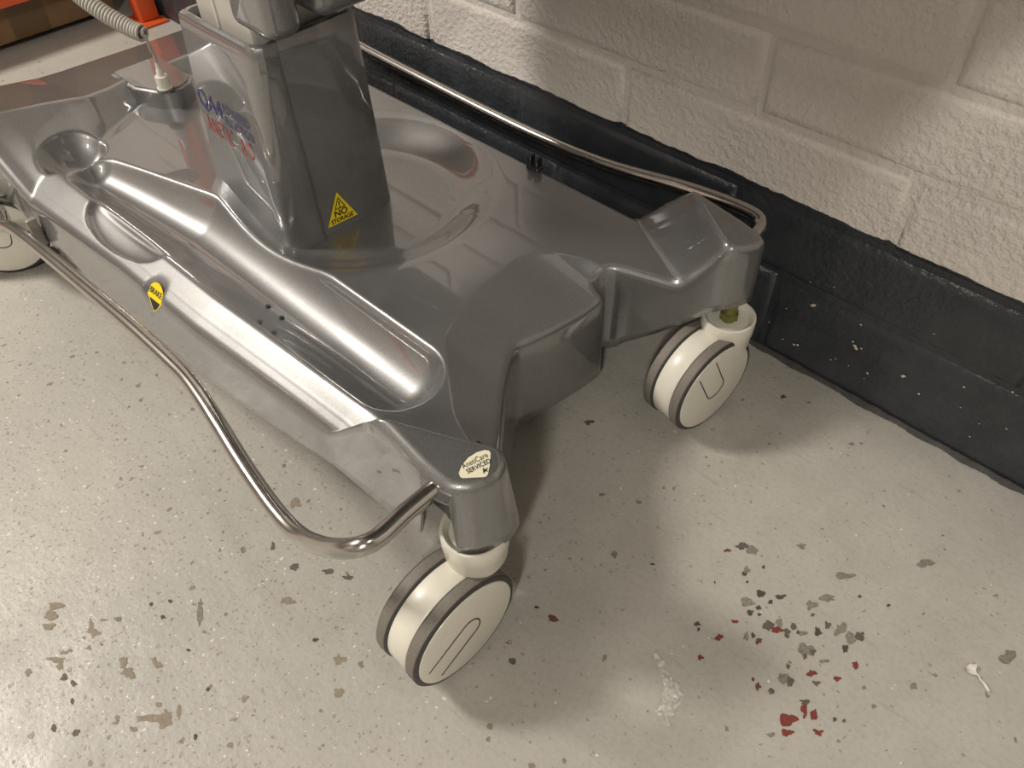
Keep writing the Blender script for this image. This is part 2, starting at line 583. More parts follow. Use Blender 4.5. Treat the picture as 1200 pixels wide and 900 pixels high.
# chips and stains of the worn floor paint: (x, y, half-width vector, half-height vector, kind)
CHIPS = [(0.2471,-0.4008,0.0046,0.0044,0.0033,-0.0053,"d"),(0.2569,-0.3978,0.0055,0.0052,0.0022,-0.0036,"r"),(0.2679,-0.3922,0.0037,0.0034,0.0028,-0.0047,"d"),(0.213,-0.4529,0.0036,0.0035,0.003,-0.0044,"r"),(0.2114,-0.4883,0.0022,0.002,0.002,-0.0028,"r"),(0.3222,-0.4815,0.0067,0.0064,0.0036,-0.0061,"r"),(0.3291,-0.4939,0.0043,0.0041,0.0021,-0.0036,"r"),(0.3287,-0.4576,0.0026,0.0024,0.0036,-0.0062,"r"),(0.3259,-0.4505,0.0047,0.0045,0.0015,-0.0025,"d"),(0.34,-0.4566,0.0027,0.0026,0.0031,-0.0054,"r"),(0.3533,-0.4708,0.0046,0.0044,0.0017,-0.003,"r"),(0.314,-0.4174,0.0045,0.0044,0.0023,-0.004,"r"),(0.3389,-0.4019,0.0031,0.003,0.0016,-0.0029,"r"),(0.3458,-0.3739,0.0035,0.0033,0.0019,-0.0035,"r"),(0.2492,-0.424,0.0036,0.0034,0.0021,-0.0034,"m"),(0.2153,-0.4227,0.0031,0.0029,0.0012,-0.0019,"r"),(0.2184,-0.3691,0.0036,0.0034,0.0026,-0.0042,"k"),(0.2381,-0.3575,0.0047,0.0045,0.0022,-0.0035,"k"),(0.2321,-0.3718,0.0024,0.0023,0.0017,-0.0027,"k"),(0.2221,-0.3999,0.0024,0.0022,0.0018,-0.0029,"k"),(0.2261,-0.3884,0.0028,0.0026,0.0017,-0.0027,"k"),(0.2319,-0.3952,0.0022,0.0021,0.0009,-0.0015,"k"),(0.2406,-0.4229,0.0019,0.0017,0.0018,-0.0028,"k"),(0.2353,-0.4306,0.0024,0.0023,0.0029,-0.0045,"g"),(0.255,-0.3885,0.0031,0.003,0.0026,-0.0043,"g"),(0.2703,-0.3799,0.0026,0.0024,0.0024,-0.0041,"d"),(0.2811,-0.3808,0.0045,0.0043,0.0014,-0.0024,"g"),(0.2927,-0.3668,0.0031,0.0029,0.003,-0.0053,"k"),(0.2978,-0.3509,0.0031,0.003,0.0023,-0.0041,"d"),(0.2952,-0.3955,0.0063,0.006,0.0044,-0.0075,"g"),(0.2984,-0.4032,0.0026,0.0025,0.0017,-0.003,"d"),(0.3019,-0.3927,0.0024,0.0023,0.0024,-0.0041,"d"),(0.3114,-0.3454,0.0055,0.0052,0.004,-0.0073,"g"),(0.3242,-0.3461,0.0046,0.0043,0.0033,-0.0061,"g"),(0.3326,-0.3363,0.0046,0.0043,0.0026,-0.0049,"d"),(0.3272,-0.3633,0.0031,0.0029,0.0027,-0.0049,"k"),(0.2937,-0.4442,0.0049,0.0046,0.0037,-0.0061,"g"),(0.3018,-0.4417,0.0028,0.0027,0.0028,-0.0047,"d"),(0.2924,-0.4668,0.0027,0.0026,0.0019,-0.0032,"d"),(0.278,-0.4717,0.0024,0.0023,0.0023,-0.0036,"m"),(0.29,-0.428,0.0018,0.0016,0.0013,-0.0023,"d"),(0.324,-0.4239,0.0034,0.0033,0.0015,-0.0027,"d"),(0.3174,-0.3932,0.0032,0.003,0.0014,-0.0026,"g"),(0.2696,-0.3414,0.0047,0.0045,0.0036,-0.0062,"g"),(0.2802,-0.3195,0.0066,0.0062,0.0025,-0.0044,"g"),(0.2114,-0.3914,0.0057,0.0053,0.0032,-0.0048,"g"),(0.1886,-0.3609,0.0021,0.002,0.0022,-0.0033,"k"),(0.1968,-0.3678,0.0014,0.0012,0.0008,-0.0013,"k"),(0.2,-0.336,0.0014,0.0013,0.001,-0.0016,"k"),(0.1539,-0.3466,0.0026,0.0024,0.0016,-0.0024,"m"),(0.184,-0.457,0.0026,0.0025,0.0017,-0.0025,"k"),(0.1898,-0.4609,0.0013,0.0013,0.0014,-0.002,"k"),(0.277,-0.3836,0.0013,0.0012,0.0013,-0.0021,"k"),(0.2782,-0.3513,0.0016,0.0016,0.0013,-0.0022,"d"),(0.3586,-0.4458,0.0015,0.0014,0.0013,-0.0023,"k"),(0.3671,-0.4403,0.0015,0.0015,0.0008,-0.0015,"d"),(0.3654,-0.3912,0.0021,0.002,0.0012,-0.0023,"g"),(0.3829,-0.4027,0.0017,0.0016,0.0013,-0.0024,"g"),(0.338,-0.2776,0.0017,0.0016,0.001,-0.0019,"k"),(0.3068,-0.2909,0.0017,0.0016,0.0012,-0.0023,"d"),(0.2698,-0.4686,0.0013,0.0011,0.0014,-0.0022,"m"),(0.3335,-0.4659,0.0016,0.0014,0.0011,-0.0019,"r"),(0.1681,-0.3959,0.0009,0.0009,0.0011,-0.0017,"k"),(0.0959,-0.4291,0.0022,0.002,0.0011,-0.0015,"k"),(0.318,-0.5082,0.0028,0.0027,0.0013,-0.0022,"g"),(0.1869,-0.3534,0.0039,0.0036,0.0025,-0.0039,"g"),(0.1756,-0.3261,0.0059,0.0056,0.0026,-0.004,"g"),(0.2802,-0.2775,0.0076,0.0073,0.0022,-0.004,"g"),(-0.4016,-0.9798,0.0057,0.0055,0.0047,-0.0021,"b"),(-0.3906,-0.9894,0.0053,0.005,0.0051,-0.0024,"b"),(-0.3338,-0.9629,0.0052,0.0049,0.005,-0.0026,"b"),(-0.3472,-0.9602,0.0024,0.0023,0.0061,-0.0031,"b"),(-0.3401,-0.947,0.0029,0.0027,0.002,-0.001,"b"),(-0.3356,-0.9747,0.0018,0.0017,0.0016,-0.0007,"b"),(-0.3323,-1.0087,0.0069,0.0067,0.0032,-0.0015,"b"),(-0.3229,-1.0102,0.0028,0.0026,0.0052,-0.0025,"b"),(-0.3351,-0.9997,0.0036,0.0035,0.0024,-0.0011,"b"),(-0.333,-0.994,0.0024,0.0023,0.0018,-0.0008,"b"),(-0.3424,-1.0398,0.0027,0.0026,0.0044,-0.002,"b"),(-0.2738,-0.956,0.0036,0.0034,0.0061,-0.0032,"b"),(-0.2591,-0.96,0.0054,0.0051,0.006,-0.0031,"b"),(-0.2499,-0.9585,0.0023,0.0021,0.0036,-0.002,"b"),(-0.2484,-0.9313,0.0018,0.0018,0.0043,-0.0025,"b"),(-0.2405,-0.9304,0.0034,0.0032,0.0029,-0.0017,"b"),(-0.193,-0.9705,0.0095,0.0091,0.004,-0.0022,"b"),(-0.177,-0.9585,0.0066,0.0063,0.0072,-0.004,"b"),(-0.1803,-0.9521,0.0044,0.0042,0.0045,-0.0025,"b"),(-0.197,-0.9527,0.0025,0.0024,0.0037,-0.0021,"b"),(-0.1733,-0.9426,0.0022,0.0021,0.0063,-0.0037,"b"),(-0.2169,-0.9938,0.0019,0.0019,0.0047,-0.0024,"b"),(-0.1937,-0.9866,0.0027,0.0025,0.0027,-0.0014,"b"),(-0.2623,-0.8634,0.0013,0.0012,0.0125,-0.0076,"g"),(-0.2741,-0.8542,0.0021,0.002,0.0017,-0.0011,"g"),(-0.2909,-0.8955,0.0021,0.002,0.0024,-0.0013,"k"),(-0.3171,-0.8963,0.0019,0.0018,0.002,-0.0011,"k"),(-0.3035,-0.8777,0.002,0.0019,0.0022,-0.0012,"k"),(-0.3277,-0.9346,0.0029,0.0027,0.0031,-0.0016,"g"),(-0.306,-1.0134,0.0031,0.0029,0.0035,-0.0017,"d"),(-0.2914,-1.0089,0.0023,0.0022,0.0035,-0.0016,"d"),(-0.319,-0.9761,0.0019,0.0018,0.003,-0.0014,"b"),(-0.3134,-0.9645,0.0016,0.0014,0.0022,-0.0011,"b"),(-0.2723,-1.0193,0.0016,0.0015,0.0045,-0.0022,"d"),(-0.2594,-1.0479,0.0025,0.0023,0.0034,-0.0016,"d"),(-0.2361,-1.0324,0.0029,0.0028,0.0041,-0.002,"d"),(-0.2305,-0.896,0.0016,0.0015,0.0016,-0.0009,"k"),(-0.1726,-0.9056,0.0018,0.0017,0.0018,-0.0012,"k"),(-0.1366,-0.9437,0.0016,0.0015,0.0034,-0.002,"k"),(0.0549,-0.5701,0.0044,0.0043,0.0033,-0.0036,"m"),(0.056,-0.6424,0.0029,0.0027,0.0029,-0.003,"d"),(-0.1998,-0.779,0.0061,0.0059,0.0043,-0.003,"b"),(-0.3112,-0.6863,0.0059,0.0056,0.0063,-0.0045,"b"),(-0.1314,-0.7844,0.0026,0.0024,0.0022,-0.0016,"k"),(-0.0921,-0.7804,0.0051,0.0048,0.0049,-0.0039,"b"),(-0.0608,-0.8047,0.0049,0.0047,0.0047,-0.0036,"b"),(-0.1938,-0.718,0.0055,0.0052,0.0034,-0.0026,"d"),(-0.169,-0.7061,0.0047,0.0044,0.0028,-0.0023,"d"),(-0.2636,-0.8599,0.0019,0.0018,0.0128,-0.0078,"g"),(-0.2304,-0.7442,0.0048,0.0045,0.004,-0.0029,"d"),(-0.2765,-0.7449,0.0017,0.0016,0.0075,-0.0051,"d"),(0.056,-0.6424,0.0029,0.0027,0.0025,-0.0026,"d"),(0.0659,-0.0673,0.0033,0.003,0.0023,-0.0037,"k"),(-0.3942,-0.9884,0.0054,0.0051,0.0049,-0.0023,"b"),(-0.3794,-0.9974,0.0053,0.005,0.0049,-0.0022,"b"),(0.0316,-0.5721,0.0022,0.0021,0.0015,-0.0017,"k"),(0.0529,-0.4507,0.0032,0.003,0.0032,-0.0039,"g"),(-0.018,-0.3907,0.0032,0.0029,0.0016,-0.0022,"g"),(-0.1138,-0.3045,0.0055,0.0051,0.0032,-0.0037,"d"),(0.4667,-0.2449,0.0078,0.0073,0.004,-0.0102,"g"),(0.3448,-0.1915,0.0078,0.0073,0.0027,-0.0058,"g"),(0.4046,-0.3522,0.0035,0.0033,0.0018,-0.0037,"g"),(0.2196,-0.2759,0.004,0.0038,0.002,-0.0033,"g"),(0.1642,-0.3282,0.0056,0.0052,0.0028,-0.0043,"d")]
rc = random.Random(21)
CHIP_I = 0
for (x, y, ax, ay, bx, by, kd) in CHIPS:
    bm = bmesh.new()
    n = 18
    ph = rc.uniform(0, 50)
    zt = .0002 + (CHIP_I % 14) * .00005
    CHIP_I += 1
    ring = []
    for i in range(n):
        a = 2 * math.pi * i / n
        rr = .95 + .75 * noise.noise(Vector((math.cos(a) * 1.3 + ph, math.sin(a) * 1.3, ph))) + rc.uniform(-.14, .14)
        rr = max(.3, rr)
        u, w = rr * math.cos(a), rr * math.sin(a)
        ring.append(bm.verts.new((x + u * ax + w * bx, y + u * ay + w * by, zt)))
    bm.faces.new(ring)
    o = from_bm('paint_chip', bm, floor, CHIP[kd])
    if o.data.polygons[0].normal.z < 0:
        o.data.flip_normals()

# ------------------------------------------------------------------ the trolley
YC = -.3825
T = thing('hospital_trolley', (-.56, YC, 0),
          'silver grey hospital trolley base with tall square column, steel side rails and white casters', 'trolley')


def interp(x, pts):
    xs = [p[0] for p in pts]
    ys = [p[1] for p in pts]
    return np.interp(x, xs, ys)


def smooth_interp(x, pts):
    g = np.linspace(-.30, .30, 601)
    y = interp(g, pts)
    ker = np.hanning(51)
    y = np.convolve(np.pad(y, 25, mode='edge'), ker / ker.sum(), mode='valid')
    return np.interp(x, g, y)


def sstep(a, b_, x):
    t = np.clip((x - a) / (b_ - a), 0, 1)
    return t * t * (3 - 2 * t)


def smin(a, b_, k):
    h = np.clip(.5 + .5 * (b_ - a) / k, 0, 1)
    return b_ * (1 - h) + a * h - k * h * (1 - h)


def smax(a, b_, k):
    return -smin(-a, -b_, k)


def H(x, v):
    fr_ = interp(x, [(-.95, -.226), (-.6, -.226), (-.3, -.2295), (-.2, -.228)])
    zd = .215 - .62 * np.sqrt(np.clip(fr_ - v, 0, 1) ** 2 + .004 ** 2) + .0025
    zd = smin(zd, .1715 + 1.25 * (v + .2745) + .022 * ((x + .604) / .026) ** 4, .003)
    # back: ground rises to a cross ridge then falls towards the rear edge
    xb = interp(v, [(-.30, -.925), (-.2515, -.958), (-.163, -.978), (-.05, -1.045), (.05, -1.068), (.3, -1.070)])
    xc = interp(v, [(-.2745, -1.092), (-.2515, -1.088), (-.1275, -1.052), (-.08, -1.062), (-.05, -1.075), (.0645, -1.094), (.2745, -1.100)])
    zc = interp(v, [(-.2745, .275), (-.2515, .272), (-.1275, .258), (-.05, .250), (.0645, .243), (.2745, .240)])
    t = np.clip((xb - x) / (xb - xc), 0, 1)
    zd = zd * (1 - t) + zc * t
    zd = zd - .20 * np.clip(xc - x, 0, 1)
    # front saddle
    xs = smooth_interp(v, [(-.28, .05), (-.2, .02), (-.17, -.115), (-.15, -.14), (-.085, -.226), (.0, -.259), (.10, -.266), (.14, -.235), (.163, -.16), (.18, .05), (.3, .05)])
    zd = zd - .19 * np.clip(x - xs, 0, .14) * (1 - sstep(.13, .18, v))
    # dish round the column
    d = np.sqrt((x + .57) ** 2 + (v - .0575) ** 2)
    dish = zd - .036 * sstep(0, .095, .225 - d)
    # long trough
    av = interp(x, [(-.93, -.2000), (-.70, -.171), (-.2, -.169)])
    R = interp(x, [(-.95, .024), (-.70, .061), (-.2, .0615)])
    ex = np.clip(x + .224, 0, 1)
    ex2 = np.clip(-.905 - x, 0, 1)
    dd = np.sqrt((v - av) ** 2 + ex ** 2 + ex2 ** 2)
    tt = np.clip(dd / R, 0, 1)
    pin = (1 - tt ** 2) ** .85
    pout = (1 - tt ** 2) ** 1.3
    w = sstep(-.4, .4, (v - av) / R)
    tr = zd - .052 * (R / .0615) ** .8 * (pin * w + pout * (1 - w))
    z = smin(dish, tr, .003)
    # bowl at the trough's rear end
    db = np.sqrt((x + .972) ** 2 + (v + .1960) ** 2) / .040
    z = z - .032 * (np.clip(1 - db ** 2, 0, 1)) ** .7 * (1 - .5 * sstep(0, .05, zd - z))
    # finger scoop in the flange
    w2 = (-v - .2250) / .036
    e = ((x + .735) / .100) ** 2 + w2 ** 2
    z = z - np.where((w2 > -.12) & (e < 1), .019 * np.clip(1 - e, 0, 1) ** .35 * sstep(-.12, .10, w2), 0)
    # raised corner blocks at the front
    av_ = np.abs(v)
    z_in = .215 + 1.06 * (x + .20) + 1.85 * (av_ - .27)
    z_out = .303 - .150 * (x + .12) - .094 * (av_ - .27)
    blk = smin(z_in, z_out, .002)
    z = np.where(av_ > .10, smax(z, blk, .002), z)
    return z


def bow(x, v):
    b_ = interp(x, [(-1.25, -.036), (-.95, -.029), (-.7, -.014), (-.5, -.010), (-.36, -.001), (-.22, .007), (-.10, .005), (-.02, .0)])
    return b_ * sstep(.15, .275, -v)


VH = .2745
FRONT = [(-.2745, -.050), (-.2738, -.030), (-.2690, -.012), (-.2620, -.002), (-.2545, .005), (-.240, .0125), (-.224, .0140), (-.210, .009), (-.202, -.003),
         (-.1950, -.020), (-.175, -.042), (-.152, -.062), (-.120, -.089), (-.091, -.114), (-.070, -.131), (-.050, -.1455), (-.033, -.155), (-.0195, -.1595),
         (.0, -.155), (.03, -.1495), (.06, -.1455), (.09, -.142), (.118, -.1405), (.1270, -.1420), (.1300, -.150), (.1325, -.160), (.137, -.1655), (.147, -.1665), (.158, -.164),
         (.1665, -.154), (.185, -.095), (.197, -.052), (.205, -.028), (.216, -.012), (.232, -.0035), (.250, .0020), (.262, .0005), (.2700, -.008), (.2735, -.022), (.2745, -.045)]
BACK = [(-.2745, -1.25), (-.268, -1.275), (-.255, -1.290), (-.21, -1.295), (0, -1.295), (.21, -1.295), (.255, -1.290), (.268, -1.275), (.2745, -1.25)]
# v samples: fine at both sides and round the step in the front outline
vl = []
segs = [(-.2745, -.255, 16), (-.255, -.19, 26), (-.19, .118, 110), (.118, .17, 36), (.17, .255, 32), (.255, .2745, 16)]
for a, b_, n in segs:
    vl += list(np.linspace(a, b_, n, endpoint=False))
vl.append(.2745)
vl = np.array(vl)
NS = 430
s_ = np.linspace(0, 1, NS)
s_ = s_ - .035 * np.sin(2 * np.pi * s_) / (2 * np.pi) * 4.0  # denser near the ends
xf = interp(vl, FRONT)
for _ in range(2):
    g = xf.copy()
    xf[1:-1] = .25 * g[:-2] + .5 * g[1:-1] + .25 * g[2:]
xbk = interp(vl, BACK)
X = xbk[None, :] + s_[:, None] * (xf - xbk)[None, :]
V = np.repeat(vl[None, :], NS, 0)
Z = H(X, V)
for _ in range(2):
    Zp = np.pad(Z, 1, mode='edge')
    Z = .5 * Z + .125 * (Zp[:-2, 1:-1] + Zp[2:, 1:-1] + Zp[1:-1, :-2] + Zp[1:-1, 2:])
Y = YC + V + bow(X, V)
NV = len(vl)
loop = [(i, 0) for i in range(NS)] + [(NS - 1, j) for j in range(1, NV)] + [(i, NV - 1) for i in range(NS - 2, -1, -1)] + [(0, j) for j in range(NV - 2, 0, -1)]
li = np.array([a for a, _ in loop])
lj = np.array([b_ for _, b_ in loop])
PX, PY = X[li, lj], Y[li, lj]
# edge rounding by distance to the outline
rf_ = .011
A = np.stack([PX, PY], -1)
B = np.roll(A, -1, 0)
Q = np.stack([X.ravel(), Y.ravel()], -1)
D = np.full(len(Q), 1e9)
AB = B - A
L2 = (AB ** 2).sum(-1) + 1e-12
cand = np.where((np.minimum(V.ravel() + VH, VH - V.ravel()) < .03) | (X.ravel() > -.3) | (X.ravel() < -1.1))[0]
for st in range(0, len(cand), 4000):
    idx = cand[st:st + 4000]
    q = Q[idx][:, None, :] - A[None]
    t = np.clip((q * AB[None]).sum(-1) / L2[None], 0, 1)
    r2 = q - t[..., None] * AB[None]
    D[idx] = np.sqrt((r2 ** 2).sum(-1)).min(1)
D = D.reshape(X.shape)
drop = np.where(D < rf_, rf_ - np.sqrt(np.clip(rf_ ** 2 - (rf_ - D) ** 2, 0, None)), 0)
Z = Z - drop
verts = np.stack([X.ravel(), Y.ravel(), Z.ravel()], -1).tolist()
faces = []
for i in range(NS - 1):
    for j in range(NV - 1):
        a = i * NV + j
        faces.append((a, a + 1, a + NV + 1, a + NV))
# skirt
nL = len(loop)
ztop = Z[li, lj]
vv = V[li, lj]
near_b = -.006 + interp(PX, [(-1.30, .16), (-1.16, .155), (-1.0, .150), (-.945, .126), (-.857, .118), (-.76, .088), (-.6, .100), (-.4, .110), (-.24, .137), (-.113, .151), (-.045, .196)])
far_b = interp(PX, [(-1.25, .16), (-1.0, .15), (-.9, .12), (-.6, .10), (-.24, .137), (-.06, .16), (0, .185)])
front_b = interp(vv, [(-.2745, .189), (-.19, .189), (-.14, .12), (-.06, .052), (.13, .05), (.15, .075), (.1665, .066), (.185, .116), (.197, .158), (.205, .184), (.216, .193), (.25, .192), (.262, .186), (.2745, .172)])
zb = np.where((lj == 0) & (PX < -.045), near_b, np.where((lj == NV - 1) & (PX < -.05), far_b, np.where(PX > -.4, front_b, .16)))
notch = (vv < -.258) & (PX > -.043) & (PX < -.008)
zb = np.where(notch, ztop - .0012, zb)
zb = np.minimum(zb, ztop - .001)
tx = np.roll(PX, -1) - np.roll(PX, 1)
ty = np.roll(PY, -1) - np.roll(PY, 1)
ln = np.sqrt(tx ** 2 + ty ** 2) + 1e-9
nx, ny = ty / ln, -tx / ln
base = len(verts)
rowsn = 7
flare = np.where((vv < -.1) & (PX > -.30), .005 + .006 * (1 - sstep(-.215, -.12, vv)) * sstep(-.10, -.04, PX), np.where((vv > .17) & (PX > -.2), .001, .005))
for r in range(1, rowsn + 1):
    t = r / rowsn
    fl = flare * t
    zz = ztop + (zb - ztop) * t
    verts += np.stack([PX + nx * fl, PY + ny * fl, zz], -1).tolist()
for (off, dz) in ((-.004, 0.0), (-.014, .03)):
    off = np.where(notch, -.003, off)
    zz = np.minimum(zb + np.where(notch, 0, dz), ztop - .0005)
    verts += np.stack([PX + nx * (flare + off), PY + ny * (flare + off), zz], -1).tolist()
prev = [int(a) * NV + int(b_) for a, b_ in loop]
for r in range(rowsn + 2):
    cur = [base + r * nL + k for k in range(nL)]
    for k in range(nL):
        k2 = (k + 1) % nL
        faces.append((prev[k], prev[k2], cur[k2], cur[k]))
    prev = cur
me = bpy.data.meshes.new('base_cover')
me.from_pydata([tuple(v) for v in verts], [], [tuple(f) for f in faces])
me.update()
if me.polygons[NV * 200 + 100].normal.z < 0:
    me.flip_normals()
shell = link('base_cover', me, T, MS, 180)
bvh_shell = BVHTree.FromPolygons([Vector(v) for v in verts], faces)

# drain holes in the trough, socket pad
for hx, hy in ((-.4905, -.5595), (-.4565, -.5605)):
    loc, nrm, _, _ = bvh_shell.ray_cast(Vector((hx, hy, .5)), Vector((0, 0, -1)))
    lathe('drain_hole', [(-.002, .0035), (.0004, .0035), (.0004, .0001)], nrm, loc, T, BLACK, 14)
bm = bmesh.new()
pl = [(-1.045, -.436), (-1.000, -.415), (-.982, -.395), (-.980, -.375), (-.990, -.352), (-1.01, -.338), (-1.13, -.338), (-1.13, -.436)]
b0 = [bm.verts.new((x, y, .18)) for x, y in pl]
cx = sum(p[0] for p in pl) / len(pl)
cy = sum(p[1] for p in pl) / len(pl)
t0 = [bm.verts.new((cx + (x - cx) * .95, cy + (y - cy) * .95, .2475)) for x, y in pl]
for i in range(len(pl)):
    j = (i + 1) % len(pl)
    bm.faces.new((b0[i], b0[j], t0[j], t0[i]))
tf = bm.faces.new(t0)
bmesh.ops.bevel(bm, geom=list(tf.edges), offset=.005, segments=3, affect='EDGES')
from_bm('socket_pad', bm, T, MS, 40)

# ---- column cover
CB = [(-.752, -.462), (-.66, -.468), (-.580, -.4735), (-.565, -.474), (-.554, -.471), (-.547, -.465), (-.541, -.452), (-.5350, -.4265), (-.5358, -.4225), (-.5415, -.4205),
      (-.5400, -.400), (-.5355, -.350), (-.5357, -.338), (-.5372, -.328), (-.540, -.312), (-.5425, -.297), (-.549, -.287), (-.565, -.281), (-.66, -.278), (-.735, -.281), (-.748, -.288), (-.754, -.302), (-.757, -.445)]
CT = [(-.722, -.4555), (-.66, -.456), (-.580, -.4565), (-.567, -.4565), (-.557, -.4545), (-.5505, -.4505), (-.5462, -.443), (-.5485, -.4230), (-.5488, -.4220), (-.5505, -.4205),
      (-.5515, -.395), (-.5520, -.350), (-.5522, -.338), (-.5526, -.328), (-.5535, -.312), (-.5545, -.303), (-.559, -.294), (-.570, -.290), (-.66, -.289), (-.707, -.290), (-.718, -.295), (-.724, -.305), (-.727, -.445)]


def col_pt(i, z):
    t = (z - .19) / (.472 - .19)
    return Vector((CB[i][0] * (1 - t) + CT[i][0] * t, CB[i][1] * (1 - t) + CT[i][1] * t, z))


verts, faces = [], []
nc = len(CB)
ccx, ccy = -.64, -.373
prof = [(.17, 0), (.19, 0), (.26, 0), (.33, 0), (.40, 0), (.45, 0), (.4655, 0), (.4700, -.0015), (.4720, -.005), (.4715, -.009), (.466, -.0105), (.40, -.0105)]
for (zz, ins) in prof:
    for i in range(nc):
        p = col_pt(i, zz)
        dv = Vector((p.x - ccx, p.y - ccy, 0))
        kx = (abs(dv.x) + ins) / max(abs(dv.x), 1e-6)
        ky = (abs(dv.y) + ins) / max(abs(dv.y), 1e-6)
        verts.append(Vector((ccx + dv.x * max(kx, .2), ccy + dv.y * max(ky, .2), zz)))
for r in range(len(prof) - 1):
    for i in range(nc):
        j = (i + 1) % nc
        faces.append((r * nc + i, r * nc + j, (r + 1) * nc + j, (r + 1) * nc + i))
col_o = from_data('column_cover', verts, faces, T, MS, 28)
bvh_col = BVHTree.FromPolygons(verts, faces)

# telescopic column inside, carriage brackets and the top above it (above the frame)
box('lifting_column', -.705, -.575, -.436, -.305, .30, .80, T, LIGHTGREY, .006, 3)
box('column_seam', -.6560, -.6520, -.4385, -.434, .42, .80, T, simple('pale_seam', (.62, .6, .56), .4), .001, 1)
bm = bmesh.new()
bm_box(bm, -.600, -.508, -.449, -.399, .484, .78, .018, 5)
from_bm('carriage_bracket', bm, T, MS, 40)
bm = bmesh.new()
bm_box(bm, -.700, -.500, -.382, -.180, .494, .78, .020, 5)
from_bm('carriage_housing', bm, T, MS, 40)
box('bracket_slot', -.575, -.535, -.4503, -.440, .532, .60, T, BLACK, .004, 2)
TOPX0, TOPX1 = -.86, .36  # unseen trolley top, added to cast the wall shadows, ends set by them
bm = bmesh.new()
bm_box(bm, TOPX0, TOPX1, -.64, -.12, .85, .90, .02, 3)
from_bm('unseen_platform', bm, T, MS, 40)
bm = bmesh.new()
bm_box(bm, TOPX0 + .02, TOPX1 - .02, -.63, -.13, .90, .98, .03, 4)
from_bm('unseen_mattress', bm, T, RUBBER, 40)
box('platform_support', -.80, -.30, -.46, -.30, .775, .852, T, MS, .01, 2)

# ---- rails
RN = [(-.034, -.590, .266), (-.032, -.625, .268), (-.0300, -.655, .2715), (-.0265, -.695, .2765), (-.0225, -.727, .2795), (-.0270, -.745, .2800), (-.0465, -.755, .2656), (-.0816, -.7595, .2375), (-.1244, -.7605, .2110), (-.1693, -.758, .2030),
      (-.2382, -.749, .2040), (-.3206, -.735, .2130), (-.3823, -.7255, .2145), (-.4334, -.7222, .2115), (-.5535, -.721, .2037), (-.70, -.7222, .1905), (-.8546, -.724, .175), (-.934, -.727, .1651), (-.985, -.7330, .150), (-1.05, -.745, .125), (-1.10, -.745, .13), (-1.13, -.72, .17), (-1.13, -.67, .19), (-1.13, -.62, .19)]
tube('side_rail', catmull(RN, 8), .0098, T, STEEL, 20)
RF = [(-.050, -.135, .240), (-.043, -.095, .241), (-.042, -.060, .2430), (-.047, -.043, .2450), (-.0626, -.0355, .2495), (-.1105, -.034, .2480), (-.160, -.034, .243), (-.2114, -.0345, .2360), (-.28, -.0348, .2245), (-.34, -.035, .2170), (-.42, -.035, .212), (-.5252, -.035, .2094), (-.70, -.035, .212), (-.9074, -.035, .2183), (-.98, -.035, .225), (-1.05, -.035, .24), (-1.09, -.045, .245), (-1.10, -.08, .245), (-1.10, -.14, .245)]
tube('side_rail', catmull(RF, 8), .0098, T, STEEL, 20)


